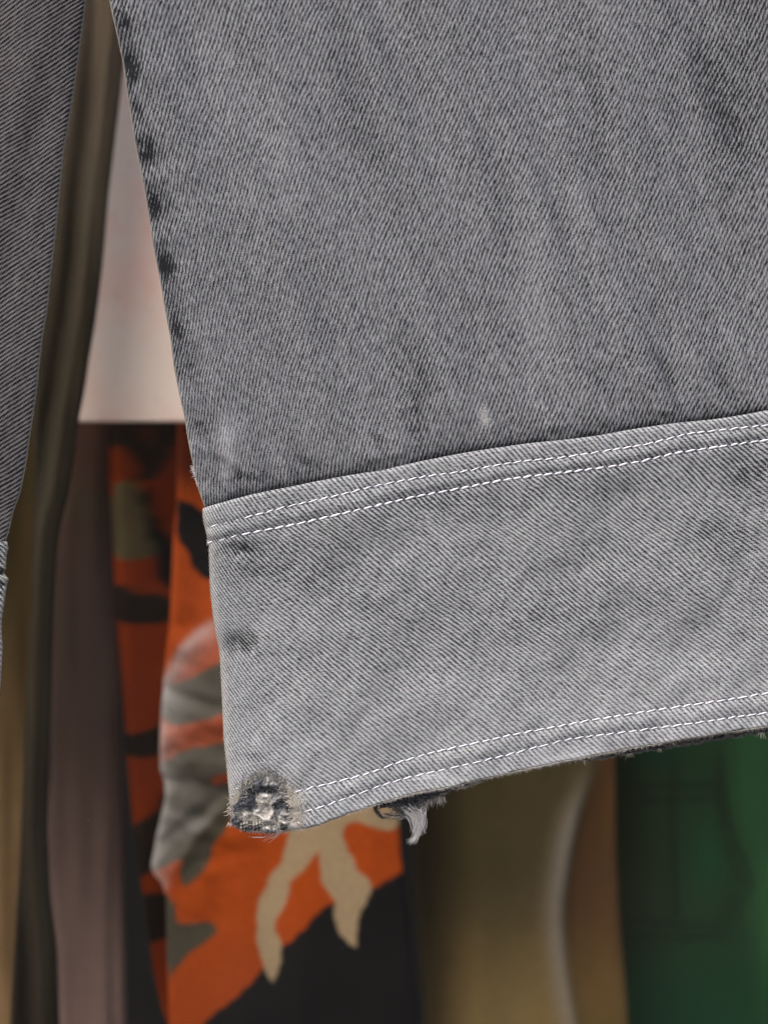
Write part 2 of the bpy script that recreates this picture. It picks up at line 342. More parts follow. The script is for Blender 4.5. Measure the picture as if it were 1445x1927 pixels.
rimb = np.clip(.45 * np.exp(-(Oo / 12) ** 2) + .75 * np.exp(-(ov_bot / 3.5) ** 2) + .5 * gauss(Xb, Yb, 560, 1515, 14, 26), 0, .9)
F = grid_faces(*Xb.shape); keep = ~in_hole.ravel()[F].any(1)
band = mesh_obj('hem_band', world_pts(Xb, Yb, Db), F[keep], M_band, jeans,
                {'cloth': ('FLOAT_VECTOR', vec3(Ud, Vd)), 'wear_shade': ('FLOAT_COLOR', col4(wb, fb, rimb))})
md = band.modifiers.new('thickness', 'SOLIDIFY'); md.thickness = .0009; md.offset = -1 

# back layer of the hem, its inside seen dark under the front edge
def hang(x):
    return np.interp(x, [430, 690, 700, 712, 745, 800, 830, 850, 880, 900, 930, 1000, 1060, 1100, 1200, 1330, 1445, 1600],
                     [-12, -10, 2, 6, 18, 24, 10, 4, 8, 6, 1, 1, 4, 8, 12, 13, 12, 12])
xs = np.concatenate([np.arange(432, 1500, 2.5), np.arange(1500, 1700, 20)]); tb = np.linspace(0, 1, 22)
XX, TT = np.meshgrid(xs, tb)
yb_ = bot_b(XX) + hang(XX) + fbm(XX / 9, 0 * XX, 101) * 6 * sstep(640, 720, XX)
YY = (bot_b(XX) - 130) * (1 - TT ** .5) + yb_ * TT ** .5
DD = 7 + 5 * TT + fbm(XX / 14, YY / 10, 105) * 4 * TT
lo = sstep(-.4, .5, fbm(XX / 13, YY / 6, 107) * 1.3 + .9 * (TT - .97) * 20)
c0 = np.array(s2l(38, 39, 43)); c1 = np.array(s2l(128, 126, 120))
cc = c0 + (c1 - c0) * lo[..., None] * sstep(.55, 1, TT)[..., None] ** 3 * .8
back_hem = mesh_obj('hem_lining', world_pts(XX, YY, DD), grid_faces(*XX.shape), M_fib, jeans,
         {'col': ('FLOAT_COLOR', np.concatenate([cc, np.ones(cc.shape[:2] + (1,))], -1).reshape(-1, 4))})
back_hem['label'] = 'dark frayed inner edge showing below the hem band'

# ---- left leg's hem band (a sliver at the frame edge)
R2B = line([(13, 1018), (15, 1021), (18, 1031), (14, 1045), (13, 1071), (9, 1075), (9, 1080), (17, 1087), (18, 1091), (15, 1098), (13, 1112), (11, 1128), (8, 1148), (5, 1164), (5, 1190), (7, 1210), (6, 1237), (4, 1276), (0, 1310), (-6, 1420), (-8, 1600)])
ys = np.concatenate([np.arange(1019, 1110, 2.0), np.arange(1110, 1600, 8)])
def b2(X, Y, O): return -9 + 13 * np.exp(-((Y - 1077) / 4.5) ** 2) + fbm(X / 40, Y / 30, 111) * 4 + 9 * np.exp(-((Y - 1018) / 4) ** 2) + 3 * np.exp(-((Y - 1101) / 4) ** 2)
X, Y, D, O = tube(R2B, line([(-1400, 1019), (-1420, 1600)]), ys, 6, b2, -1, extent=600, step=12)
wk = .55 * np.exp(-((Y - 1077) / 5) ** 2) + .3 * np.exp(-((Y - 1101) / 4) ** 2) + .2 + 0 * X
rm = np.clip(.55 * np.exp(-(O / 4) ** 2) + .3 * gauss(X, Y, 6, 1088, 20, 4), 0, 1)
mesh_obj('hem_band', world_pts(X, Y, D), grid_faces(X.shape[0], X.shape[1], True), M_band, jeans,
         {'cloth': ('FLOAT_VECTOR', vec3(-O, -Y)), 'wear_shade': ('FLOAT_COLOR', col4(wk, 0 * X, rm))})

# ---- white stitches: each one a part of its band
def band_depth(x, y):
    o = x - float(LB(np.array(y))); ot = y - float(top_b(np.array(x)))
    return float(band_relief(np.array(x), np.array(y), np.array(o)) + rl(np.array(o), 16, .9) + rl(np.array(ot), 9, .95))
sv = []; sf = []
rings = [(-1, .12), (-.86, .62), (-.45, .97), (.1, 1.0), (.6, .85), (.9, .5), (1, .1)]
for t_, rr in rings:
    for k in range(7):
        a = 2 * math.pi * k / 7; sv.append((t_, rr * math.cos(a), rr * math.sin(a)))
for i in range(len(rings) - 1):
    for k in range(7): sf.append((i * 7 + k, i * 7 + (k + 1) % 7, (i + 1) * 7 + (k + 1) % 7, (i + 1) * 7 + k))
sf.append(tuple(range(6, -1, -1))); sf.append(tuple((len(rings) - 1) * 7 + k for k in range(7)))
sm = bpy.data.meshes.new('stitch'); sm.from_pydata(sv, [], sf); sm.polygons.foreach_set('use_smooth', [True] * len(sf)); sm.materials.append(M_thread); sm.update()
org = np.array(jeans.location)
def stitch_at(x0, x1, f, rad, lift=0, tilt=2.0):
    y0 = float(f(np.array(x0))) + tilt * .6; y1 = float(f(np.array(x1))) - tilt * .6
    d = band_depth((x0 + x1) / 2, (y0 + y1) / 2)
    a = Vector(P(x0, y0, d - .3 + lift)); b = Vector(P(x1, y1, d - .9 + lift)); m = (a + b) / 2
    o = bpy.data.objects.new('stitch', sm); link(o, band)
    xa = (b - a).normalized(); ya = Vector((0, 1, 0)); za = xa.cross(ya).normalized(); ya = za.cross(xa)
    R = Matrix((xa, ya, za)).transposed().to_4x4()
    o.matrix_local = Matrix.Translation(m - Vector(org)) @ R @ Matrix.Diagonal(((b - a).length / 2, rad * K * .8, rad * K, 1))
def run_row(f, x0, x1, pitch, rad, seed, fade_to=0):
    g = np.random.default_rng(seed); x = x0
    while x < x1:
        p = pitch * (1 + g.normal() * .07); fill = .80 + g.normal() * .04
        s = .55 if x < fade_to else 1.0
        stitch_at(x, x + p * fill * (.75 if s < 1 else 1), f, rad * (1 + g.normal() * .1) * (.75 if s < 1 else 1), lift=(1.2 if s < 1 else 0) + g.normal() * .25, tilt=1.7 + g.normal() * .6)
        x += p
run_row(row1, 398, 1470, 20.2, 1.6, 1, 452)
run_row(row2, 392, 1470, 20.0, 2.1, 2, 440)
run_row(row3, 552, 1470, 20.8, 1.65, 3)
run_row(row4, 532, 1470, 20.6, 1.5, 4)

# ------------------------------------------------------------------ loose fibres
class Fib:
    def __init__(s): s.V = []; s.F = []; s.C = []; s.n = 0
    def add(s, p, dirv, length, rad, curl, col, segs=5, g=rng):
        p = np.array(p, float); d = np.array(dirv, float); d /= np.linalg.norm(d) + 1e-9
        c = g.normal(size=3) * curl; st = length / segs; base = s.n
        for i in range(segs + 1):
            u = np.cross(d, (0.3, 0.9, 0.2)); u /= np.linalg.norm(u) + 1e-9; v = np.cross(d, u)
            r_ = rad * (1 - .75 * i / segs)
            for k in range(3):
                a = 2 * math.pi * k / 3; s.V.append(p + r_ * (math.cos(a) * u + math.sin(a) * v)); s.C.append((*col, 1))
            p = p + d * st; d = d + c * .35 + g.normal(size=3) * curl * .25; d /= np.linalg.norm(d)
        for i in range(segs):
            for k in range(3):
                s.F.append((base + i * 3 + k, base + i * 3 + (k + 1) % 3, base + (i + 1) * 3 + (k + 1) % 3, base + (i + 1) * 3 + k))
        s.n += 3 * (segs + 1)
    def build(s, name, parent, stuff=True):
        V = np.array(s.V); W = world_pts(V[:, 0], V[:, 1], V[:, 2])
        o = mesh_obj(name, W, np.array(s.F), M_fib, parent, {'col': ('FLOAT_COLOR', np.array(s.C))})
        if stuff: o['kind'] = 'stuff'
        return o
pale = np.array(s2l(205, 200, 192)); white = np.array(s2l(232, 230, 228)); mid = np.array(s2l(140, 139, 138)); dark = np.array(s2l(50, 52, 58)); cream = np.array(s2l(214, 205, 188)); char = np.array(s2l(32, 33, 38))
fz = Fib(); g = np.random.default_rng(5)
for y in np.arange(-10, 950, 3.2):           # left silhouette of the leg
    x = float(L_edge(np.array(y))); fz.add((x + 1, y, 6 + g.normal() * 2), (-1, g.normal() * .9, g.normal() * .4), g.uniform(1.5, 5), .28, .5, pale * g.uniform(.5, .9), 3)
for y in np.arange(-10, 1012, 4.5):
    x = float(R2_edge(np.array(y))); fz.add((x - 1, y, 6 + g.normal() * 2), (1, g.normal() * .9, g.normal() * .4), g.uniform(1.5, 5), .28, .5, pale * g.uniform(.4, .7), 3)
for y in np.arange(960, 1555, 2.2):
    x = float(LB(np.array(y))); fz.add((x + 1, y, g.uniform(-4, 5)), (-1, g.normal() * .9, g.normal() * .4), g.uniform(1.5, 5), .3, .5, pale * g.uniform(.5, .9), 3)
for x in np.arange(436, 1480, .5):          # bottom edge
    y = float(bot_b(np.array(x))); h_ = float(hang(x))
    fz.add((x, y - 2, -8 + g.normal() * 2), (g.normal() * .9, -.4 + g.uniform(0, 1.4), g.normal() * .5), g.uniform(3, 10), .42, .6, pale * g.uniform(.6, 1.05), 3)
    if x > 700:
        for _ in range(1):
            fz.add((x, y + h_ * g.uniform(.3, 1) - 1, 9 + g.normal() * 2), (g.normal() * .9, g.uniform(-.1, 1), g.normal() * .5), g.uniform(3, 9), .45, .7, (mid if g.random() < .45 else dark) * g.uniform(.6, 1.2), 4)
for cx, n, ln in ((861, 3, 12), (1100, 6, 12), (1184, 10, 14), (1240, 8, 11), (1432, 12, 16), (1050, 4, 10), (604, 4, 10), (585, 5, 14)):
    for _ in range(n):
        x = cx + g.normal() * 3; y = float(bot_b(np.array(x))) + float(hang(x)); fz.add((x, y - 3, 4), (g.normal() * .3, 1, 0), g.uniform(.5, 1) * ln, .5, .25, cream * .8, 4)
for _ in range(40):                          # tuft on the side edge
    y = g.uniform(880, 915); x = float(L_edge(np.array(y))); l = 10 * np.exp(-((y - 885) / 14) ** 2) + 3
    fz.add((x + 1, y, 5 + g.normal() * 2), (-1, g.uniform(-1.1, .2), 0), l * g.uniform(.5, 1.2), .5, .3, white * .95, 4)
for _ in range(150):                          # scuff of white fluff on the leg
    x = 913 + g.normal() * 5; y = 784 + g.normal() * 12; x += (y - 784) * .15
    dl = float(leg_relief(np.array(x), np.array(y), np.array(500.)))
    fz.add((x, y, dl - .6), (g.normal() * .6, g.normal(), -.12), g.uniform(4, 10), .38, .35, white * .8, 4)
for _ in range(18):
    y = 1020 + g.normal() * 2.5; fz.add((393 + g.normal() * 1.5, y, 0), (-.3, g.normal(), -.5), g.uniform(3, 6), .7, .5, white, 4)
for _ in range(900):                         # faint nap on the faces
    x = g.uniform(330, 1445); y = g.uniform(0, 1530)
    if y < float(top_b(np.array(x))) - 3 and x > float(L_edge(np.array(y))) + 8: dl = float(leg_relief(np.array(x), np.array(y), np.array(x - float(L_edge(np.array(y)))))); c = mid * 1.4
    elif float(top_b(np.array(x))) + 12 < y < float(bot_b(np.array(x))) - 10 and x > float(LB(np.array(y))) + 20 and not inside(x, y, hole): dl = band_depth(x, y); c = pale * .9
    else: continue
    fz.add((x, y, dl - .5), (g.normal(), g.normal(), -.15), g.uniform(3, 8), .25, .6, c, 3)
fz.build('loose_fibre', jeans)

# ---- torn corner: lumpy lining inside the hole, dark and cream tufts
clusters = [(482, 1474, 16, 10, 'd'), (512, 1470, 15, 11, 'm'), (500, 1484, 26, 8, 'k'), (462, 1500, 16, 12, 'k'), (450, 1515, 10, 14, 'd'), (470, 1518, 14, 9, 'd'), (497, 1508, 12, 16, 'c'), (505, 1525, 14, 10, 'c'), (488, 1527, 14, 6, 'c'), (524, 1498, 9, 10, 'm'), (535, 1512, 11, 9, 'k'), (520, 1520, 9, 10, 'k'), (533, 1528, 12, 7, 'm'), (546, 1540, 9, 8, 'd'), (525, 1544, 12, 9, 'c'), (507, 1550, 14, 8, 'c'), (552, 1552, 10, 8, 'c'), (535, 1553, 8, 6, 'k'), (455, 1550, 14, 6, 'k'), (470, 1558, 22, 5, 'k'), (475, 1545, 18, 7, 'c'), (460, 1532, 16, 7, 'c'), (500, 1561, 14, 4, 'd'), (447, 1540, 7, 8, 'd'), (536, 1478, 8, 12, 'm'), (444, 1500, 6, 10, 'c')]
cm = {'k': np.array(s2l(52, 55, 62)), 'd': np.array(s2l(92, 95, 102)), 'm': mid * 1.15, 'c': np.array(s2l(198, 194, 186))}
def cl_col(x, y):
    best = 0; acc = np.zeros(3); ws = 1e-6
    for cx, cy, sx, sy, k in clusters:
        ww = math.exp(-(((x - cx) / sx) ** 2 + ((y - cy) / sy) ** 2) * 1.6); ww = ww ** 2; acc += ww * cm[k]; ws += ww
    return acc / ws
xs = np.arange(430, 578, 1.6); yy = np.arange(1450, 1568, 1.6); XX, YY = np.meshgrid(xs, yy)
YY = np.minimum(YY, bot_b(XX) - 1 + fbm(XX / 6, YY * 0, 121) * 4)
XX = np.maximum(XX, LB(YY) + 1)
hm = inside(XX, YY, hole).astype(float)
for _ in range(3):
    hm[1:-1, 1:-1] = (hm[:-2, 1:-1] + hm[2:, 1:-1] + hm[1:-1, :-2] + hm[1:-1, 2:] + hm[1:-1, 1:-1]) / 5
DD = 4 + (fbm(XX / 11, YY / 11, 123, 3) * 17 - 14) * sstep(.5, 1, hm)
CC = np.array([[cl_col(x, y) for x, y in zip(a, b)] for a, b in zip(XX, YY)])
CC = CC * (1 + 1.1 * fbm(XX / 3.2, YY / 3.2, 127, 2))[..., None]
# woven remnant with visible yarns near the bottom
wv_ = gauss(XX, YY, 480, 1550, 34, 9); yarns = (.5 + .5 * np.sin(XX * 1.05 - YY * .1)) * (.5 + .5 * np.sin(YY * .95 + XX * .25))
CC = CC * (1 - wv_[..., None]) + wv_[..., None] * (char + (cream - char) * np.clip(yarns * 1.6 - .2, 0, 1)[..., None])
lining = mesh_obj('torn_corner', world_pts(XX, YY, DD), grid_faces(*XX.shape), M_fib, jeans,
         {'col': ('FLOAT_COLOR', np.concatenate([np.clip(CC, .004, .9), np.ones(CC.shape[:2] + (1,))], -1).reshape(-1, 4))})
lining['label'] = 'ragged hole at the hem corner showing dark and cream frayed yarns'
ft = Fib(); g = np.random.default_rng(9); n = 0
while n < 1900:
    x = g.uniform(434, 572); y = g.uniform(1452, 1566)
    if not inside(x, y, hole) or y > float(bot_b(np.array(x))): continue
    n += 1; k = cl_col(x, y) * g.uniform(.6, 1.35); up = -1.2 if y < 1500 else .2
    ft.add((x, y, g.uniform(-13, -2)), (g.normal() * .8 + (x - 500) * .01, g.normal() * .8 + up * .5, g.normal() * .4 - .15), g.uniform(5, 13), g.uniform(.35, .85), .7, np.clip(k, .005, .85), 5)
hp = np.array(hole)
for i in range(len(hole) - 5):                # fringe around the rim
    a, b = hp[i], hp[i + 1]; m_ = int(np.hypot(*(b - a)) * 4.5)
    for _ in range(m_):
        t = g.random(); q_ = a + (b - a) * t + g.normal(size=2) * 5; c = (cream if (q_[0] > 540 or q_[0] < 452 or g.random() < .25) else (mid if g.random() < .6 else cm['d'])) * g.uniform(.8, 1.1)
        inn = np.array([500, 1510]) - q_; inn = inn / np.linalg.norm(inn)
        ft.add((q_[0], q_[1], min(-8, band_depth(q_[0], min(q_[1], 1550)) - .5) + g.normal() * 1.2), (inn[0] * .5 + g.normal() * .7, inn[1] * .5 + g.normal() * .7, g.normal() * .25), g.uniform(6, 15), g.uniform(.4, .85), .6, c, 4)
for _ in range(330):                          # cream fluff right of the hole
    x = 561 + g.normal() * 9; y = 1520 + g.normal() * 21
    if y > float(bot_b(np.array(x))) - 4: continue
    ft.add((x, y, band_depth(x, y) - .8 + g.normal() * .5), (g.normal() * .5, g.normal(), -.1), g.uniform(4, 11), .55, .5, (white if g.random() < .6 else cream) * g.uniform(.85, 1.1), 4)
for _ in range(300):                          # grey nap pulled up over the weave round the hole
    a_ = g.uniform(math.pi * .95, math.pi * 1.9); rr_ = 1 + abs(g.normal()) * .16
    x = 498 + 52 * rr_ * math.cos(a_); y = 1512 + 54 * rr_ * math.sin(a_)
    if x < float(LB(np.array(y))) + 3: continue
    ft.add((x, y, band_depth(x, y) - .8 + g.normal() * .4), (g.normal(), -.4 + g.normal() * .8, -.08), g.uniform(4, 10), .4, .5, (mid if g.random() < .5 else white) * g.uniform(.7, 1.1), 4)
for x in np.arange(436, 566, 1.0):            # lower whiskers
    y = float(bot_b(np.array(x))); ft.add((x, y - 2, g.normal() * 3), (g.normal() * .6 - .4, g.uniform(.2, 1), g.normal() * .2), g.uniform(4, 11), .4, .4, (cream if g.random() < .5 else mid) * g.uniform(.6, 1), 4)
for (x0, y0, dx, dy, ln, nn) in ((528, 1564, -1.2, .75, 38, 16), (545, 1562, -.45, 1, 11, 2), (561, 1558, -.2, 1, 12, 2), (436, 1549, -.6, 1, 11, 8), (500, 1575, -1, .1, 32, 3)):
    for _ in range(nn):
        ft.add((x0 + g.normal() * 4, y0 + g.normal() * 1.5, g.normal() * 2), (dx + g.normal() * .16, dy + g.normal() * .16, 0), ln * g.uniform(.5, 1.05), .5, .13, white * .92, 6)
ft.build('frayed_yarn', jeans)

# ---- hanging tuft and torn loop under the hem
fh = Fib(); g = np.random.default_rng(15)
for _ in range(420):                          # dark root of the tuft
    x = g.uniform(738, 850); y = float(bot_b(np.array(x))) + g.uniform(0, 34) * math.exp(-((x - 772) / 42) ** 2)
    fh.add((x, y, 4 + g.normal() * 3), (g.normal() * .8 + .3, g.normal() * .3 + .15, g.normal() * .3), g.uniform(8, 20), .8, .35, dark * g.uniform(.5, 1.3), 5)
for _ in range(70):
    t = g.random(); x = 704 + 14 * t + g.normal() * 2.5; y = 1517 + 23 * t + g.normal() * 1.5
    fh.add((x, y, 5 + g.normal() * 2), (.5 + g.normal() * .3, .9, 0), g.uniform(4, 9), .9, .4, char * g.uniform(.6, 1.4), 4)
for _ in range(80):
    t = g.random(); x = 718 + 50 * t; y = 1538 - 3 * t + g.normal() * 3.2
    fh.add((x, y, 5 + g.normal() * 2), (1, g.normal() * .3, 0), g.uniform(7, 16), .7, .3, (dark if g.random() < .55 else mid) * g.uniform(.7, 1.2), 4)
def strand(fb, pts, rad, cols, seg=9):
    P_ = np.array(pts, float); b = fb.n; n = len(P_) - 1
    for i in range(seg + 1):
        t = i / seg; Q = P_.copy()
        for _k in range(n): Q = Q[:-1] * (1 - t) + Q[1:] * t
        c = np.array(cols[0]) * (1 - t) + np.array(cols[1]) * t; r_ = rad * (1 - .7 * t)
        for k in range(3):
            a = 2 * math.pi * k / 3; fb.V.append(Q[0] + np.array((r_ * math.cos(a), 0, r_ * math.sin(a)))); fb.C.append((*c, 1))
    for i in range(seg):
        for k in range(3): fb.F.append((b + i * 3 + k, b + i * 3 + (k + 1) % 3, b + (i + 1) * 3 + (k + 1) % 3, b + (i + 1) * 3 + k))
    fb.n += 3 * (seg + 1)
for _ in range(190):                          # strands that gather and hang down
    x = g.uniform(752, 800); y = 1524 + g.normal() * 6; c = (white if g.random() < .8 else mid * 1.2) * g.uniform(.85, 1.1)
    e = g.random() ** .6; ex = 786 + g.normal() * 4 + (4 if e < .8 else -3); ey = 1538 + 36 * e + g.normal() * 3
    strand(fh, [(x, y, 4 + g.normal() * 3), (x + (ex - x) * .5 + g.normal() * 6, y + 8, g.normal() * 6), (ex + 2 + g.normal() * 7, ey - 14, g.normal() * 6), (ex + g.normal() * 4, ey, g.normal() * 5)], .7, [dark * g.uniform(.8, 1.8) if g.random() < .35 else white * g.uniform(.5, .9), c])
for _ in range(60):
    x = 787 + g.normal() * 4; strand(fh, [(x, 1545, 2 + g.normal() * 3), (x + 3, 1560, 2), (790 + g.normal() * 3, 1572, 2), (772 + g.normal() * 5, 1584 + g.normal() * 3, 2)], .6, [white * .95, white * .9])
for _ in range(120):                          # fluffy grey edge to the right of the root
    x = g.uniform(790, 838); y = 1512 - (x - 790) * .25 + g.normal() * 4
    fh.add((x, y, 3 + g.normal() * 2), (g.normal() * .4 - .2, 1, 0), g.uniform(5, 15), .5, .35, (mid if g.random() < .5 else pale * .8) * g.uniform(.7, 1.1), 4)
for _ in range(60):                           # paler shreds further along
    x = g.uniform(800, 905); y = float(bot_b(np.array(x))) + float(hang(x)) + g.normal() * 2
    fh.add((x, y, 4), (1, -.2 + g.normal() * .2, 0), g.uniform(6, 16), .7, .3, (cream if g.random() < .5 else mid) * g.uniform(.6, .9), 4)
ho = fh.build('hanging_tuft', jeans); ho['label'] = 'white and charcoal frayed tuft hanging under the hem'

# ================================================================== shop window and what hangs behind it
# glass pane
q = NT('window_glass'); nt = q.t
tr = q.n.new('ShaderNodeBsdfTransparent'); gl = q.n.new('ShaderNodeBsdfGlossy'); gl.inputs['Roughness'].default_value = .015
fr = q.n.new('ShaderNodeFresnel'); fr.inputs[0].default_value = 1.09; mx = q.n.new('ShaderNodeMixShader')
nt.links.new(fr.outputs[0], mx.inputs[0]); nt.links.new(tr.outputs[0], mx.inputs[1]); nt.links.new(gl.outputs[0], mx.inputs[2])
df = q.n.new('ShaderNodeBsdfDiffuse'); df.inputs[0].default_value = (.6, .6, .58, 1); mx2 = q.n.new('ShaderNodeMixShader')
tc = q.n.new('ShaderNodeTexCoord'); sp = q.n.new('ShaderNodeSeparateXYZ'); nt.links.new(tc.outputs['Object'], sp.inputs[0])
zb = (963.5 - 905) * K * (CAM + .04) / CAM
bnd = q.math('SUBTRACT', 1, q.math('ABSOLUTE', q.math('DIVIDE', q.math('SUBTRACT', sp.outputs[2], zb), .0018)), clamp=True)  # bright band reflected in the pane, painted as a pale streak
bnd = q.math('MULTIPLY', bnd, q.math('MULTIPLY_ADD', q.noise(tc.outputs['Object'], 60, 3), .2, .0))
grime = q.math('MULTIPLY', q.math('SUBTRACT', q.noise(tc.outputs['Object'], 9, 4, .6), .42, clamp=True), .02)
nt.links.new(q.math('ADD', bnd, grime), mx2.inputs[0]); nt.links.new(mx.outputs[0], mx2.inputs[1]); nt.links.new(df.outputs[0], mx2.inputs[2])
nt.links.new(mx2.outputs[0], q.n['Material Output'].inputs[0]); q.n.remove(q.b)
glass = thing('window_pane', 'clear dusty shop window pane between the grey jeans and the clothes behind', 'window', (0, .04, -.25))
def box(name, x0, x1, y0, y1, z0, z1, mat, parent=None):
    V = [(x, y, z) for x in (x0, x1) for y in (y0, y1) for z in (z0, z1)]
    F = [(0, 1, 3, 2), (4, 6, 7, 5), (0, 4, 5, 1), (2, 3, 7, 6), (0, 2, 6, 4), (1, 5, 7, 3)]
    return mesh_obj(name, V, F, mat, parent, None, False)
box('glass', -.5, .5, .040, .044, -.45, .45, q.m, glass)
g = np.random.default_rng(33); V = []; F = []
for _ in range(70):
    x = g.uniform(60, 420) if g.random() < .6 else g.uniform(420, 1440); y = g.uniform(780, 1927) if x < 420 else g.uniform(1400, 1927); rr = abs(g.normal()) * .5 + .3
    c = np.array(P(x, y, 0, .0395)); b = len(V)
    for dv in ((1, 0, 0), (-1, 0, 0), (0, 0, 1), (0, 0, -1), (0, -1, 0), (0, 1, 0)): V.append(tuple(c + np.array(dv) * rr * K * g.uniform(.6, 1.3)))
    F += [(b, b + 2, b + 4), (b + 2, b + 1, b + 4), (b + 1, b + 3, b + 4), (b + 3, b, b + 4), (b + 2, b, b + 5), (b + 1, b + 2, b + 5), (b + 3, b + 1, b + 5), (b, b + 3, b + 5)]
ds = mesh_obj('dust_speck', V, F, plain('dust', s2l(110, 108, 102)), glass, None, False); ds['kind'] = 'stuff'

# dark shop interior
M_wall = plain('dark_shop_wall', (.003, .0027, .0022), .95)
def wallbox(name, *a):
    o = box(name, *a, M_wall); o['kind'] = 'structure'; return o
wallbox('back_wall', -2.5, 2.5, .90, .94, -1.2, 1.6)
M_gr = NT('added_bounce_paving'); tcg = M_gr.n.new('ShaderNodeTexCoord')
M_gr.col(M_gr.mix(M_gr.noise(tcg.outputs['Object'], 3, 5, .6), (.17, .165, .155, 1), (.27, .265, .25, 1)))
gr = mesh_obj('added_unseen_pavement', [(-40, -40, -1.2), (40, -40, -1.2), (40, 40, -1.2), (-40, 40, -1.2)], [(0, 1, 2, 3)], M_gr.m, None, None, False); gr['kind'] = 'structure'  # unseen ground outside, added to bounce light onto the clothes

def colour_field(shape, base): return np.ones(shape + (1,)) * np.array(base)
def blend(C, m, c): return C * (1 - m[..., None]) + np.array(c) * m[..., None]
def garment(tname, label, cat, depth, left, right, relief, colf, ys=None, r=14, side=1, mat=None, fine_to=40, step=5, part='leg', aspect=1.0):
    t = thing(tname, label, cat, P(float(left(np.array(0.))), -350, 0, depth))
    ys = np.arange(-350, 2300, 6.0) if ys is None else ys
    ext = float(np.max(np.abs(right(ys) - left(ys)))) + 6
    e, o_ = (left, right) if side == 1 else (right, left)
    X, Y, D, O = tube(e, o_, ys, r, relief, side, fine_to=fine_to, step=step, extent=ext, aspect=aspect)
    C = colf(X, Y, O); C = np.clip(C, 0.001, 1)
    o = mesh_obj(part, world_pts(X, Y, D, depth), grid_faces(X.shape[0], X.shape[1], True), mat or M_cloth, t,
             {'col': ('FLOAT_COLOR', np.concatenate([C, np.ones(C.shape[:2] + (1,))], -1).reshape(-1, 4))})
    return t, o

# bright window reflection in the gap, built as a solid pale panel
q = NT('painted_reflection'); tc = q.n.new('ShaderNodeTexCoord'); O_ = tc.outputs['Object']
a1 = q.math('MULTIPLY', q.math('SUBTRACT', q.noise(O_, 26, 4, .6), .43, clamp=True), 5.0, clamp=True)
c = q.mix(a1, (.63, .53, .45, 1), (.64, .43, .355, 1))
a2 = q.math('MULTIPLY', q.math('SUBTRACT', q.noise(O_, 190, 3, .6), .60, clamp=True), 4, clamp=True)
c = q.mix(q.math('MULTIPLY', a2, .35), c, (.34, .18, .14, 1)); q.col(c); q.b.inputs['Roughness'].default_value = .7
pane_reflection = thing('reflection_panel', 'bright window reflection built as a solid pale pinkish cream panel with faint smudges, its lower edge above the orange camouflage cloth', 'pane_reflection', P(450, 795, 0, .225))
def bevel_box(name, x0, x1, y0, y1, dep, th, mat, parent):
    o = box(name, P(x0, 0, 0, dep)[0], P(x1, 0, 0, dep)[0], dep, dep + th, P(0, y1, 0, dep)[2], P(0, y0, 0, dep)[2], mat, parent)
    b = o.modifiers.new('bevel', 'BEVEL'); b.width = .0008; b.segments = 2; return o
bevel_box('window_reflection_slab', 120, 900, -340, 794, .225, .004, q.m, pane_reflection)

# olive cloth at far left
def no(X, Y, O): return 0 * X
oliveL = line([(-260, -350), (-260, 2300)]); oliveR = line([(125, -350), (118, 300), (110, 631), (102, 673), (92, 872), (90, 972), (82, 1105), (72, 1280), (60, 1448), (52, 1582), (42, 1716), (30, 1927), (20, 2300)])
def col_ol(X, Y, O):
    C = colour_field(X.shape, s2l(46, 39, 21)); C = blend(C, sstep(1000, 1900, Y) * .9, s2l(112, 90, 62))
    C = blend(C, .35 * (fbm(X / 60, Y / 90, 201) + .5), s2l(62, 45, 25)); return C
garment('olive_trousers', 'olive brown trouser leg at the far left edge, behind the jeans', 'trousers', .36, oliveL, oliveR,
        lambda X, Y, O: fbm(X / 60, Y / 500, 203, 2) * 30, col_ol, side=-1, r=16)
# dark leg crossing in front of the reflection panel
dkL = line([(60, -350), (58, 300), (60, 640), (62, 900), (58, 1105), (50, 1280), (42, 1448), (36, 1582), (28, 1716), (18, 1927), (10, 2300)])
dkR = smooth(line([(255, -350), (240, 60), (228, 160), (216, 266), (204, 365), (193, 498), (176, 631), (173, 640), (159, 740), (146, 799), (140, 856), (130, 922), (113, 989), (106, 1039), (101, 1138), (97, 1280), (92, 1450), (88, 1555), (94, 1683), (107, 1783), (111, 1927), (115, 2300)]), 16)
def col_dk(X, Y, O):
    C = colour_field(X.shape, s2l(54, 49, 38)); C = blend(C, sstep(700, 100, Y) * .7, s2l(76, 66, 54)); C = blend(C, sstep(1450, 1600, Y) * sstep(0, 60, O) * .6, s2l(42, 34, 24))
    C = blend(C, .5 * np.exp(-((O - 58) / 15) ** 2) * sstep(60, 200, Y), s2l(26, 24, 18)); C = blend(C, .4 * np.exp(-((O - 5) / 9) ** 2), s2l(14, 13, 9)); return C  # shade of the fold valley painted in as a dark line
def rel_dk(X, Y, O): return 22 * np.exp(-((O - 60) / 16) ** 2) - 12 * np.exp(-((O - 30) / 14) ** 2) + fbm(X / 40, Y / 300, 207, 2) * 12
garment('dark_grey_trousers', 'dark olive grey trouser leg overlapping the left side of the pale reflection panel', 'trousers', .20, dkL, dkR, rel_dk, col_dk, side=-1, r=12)
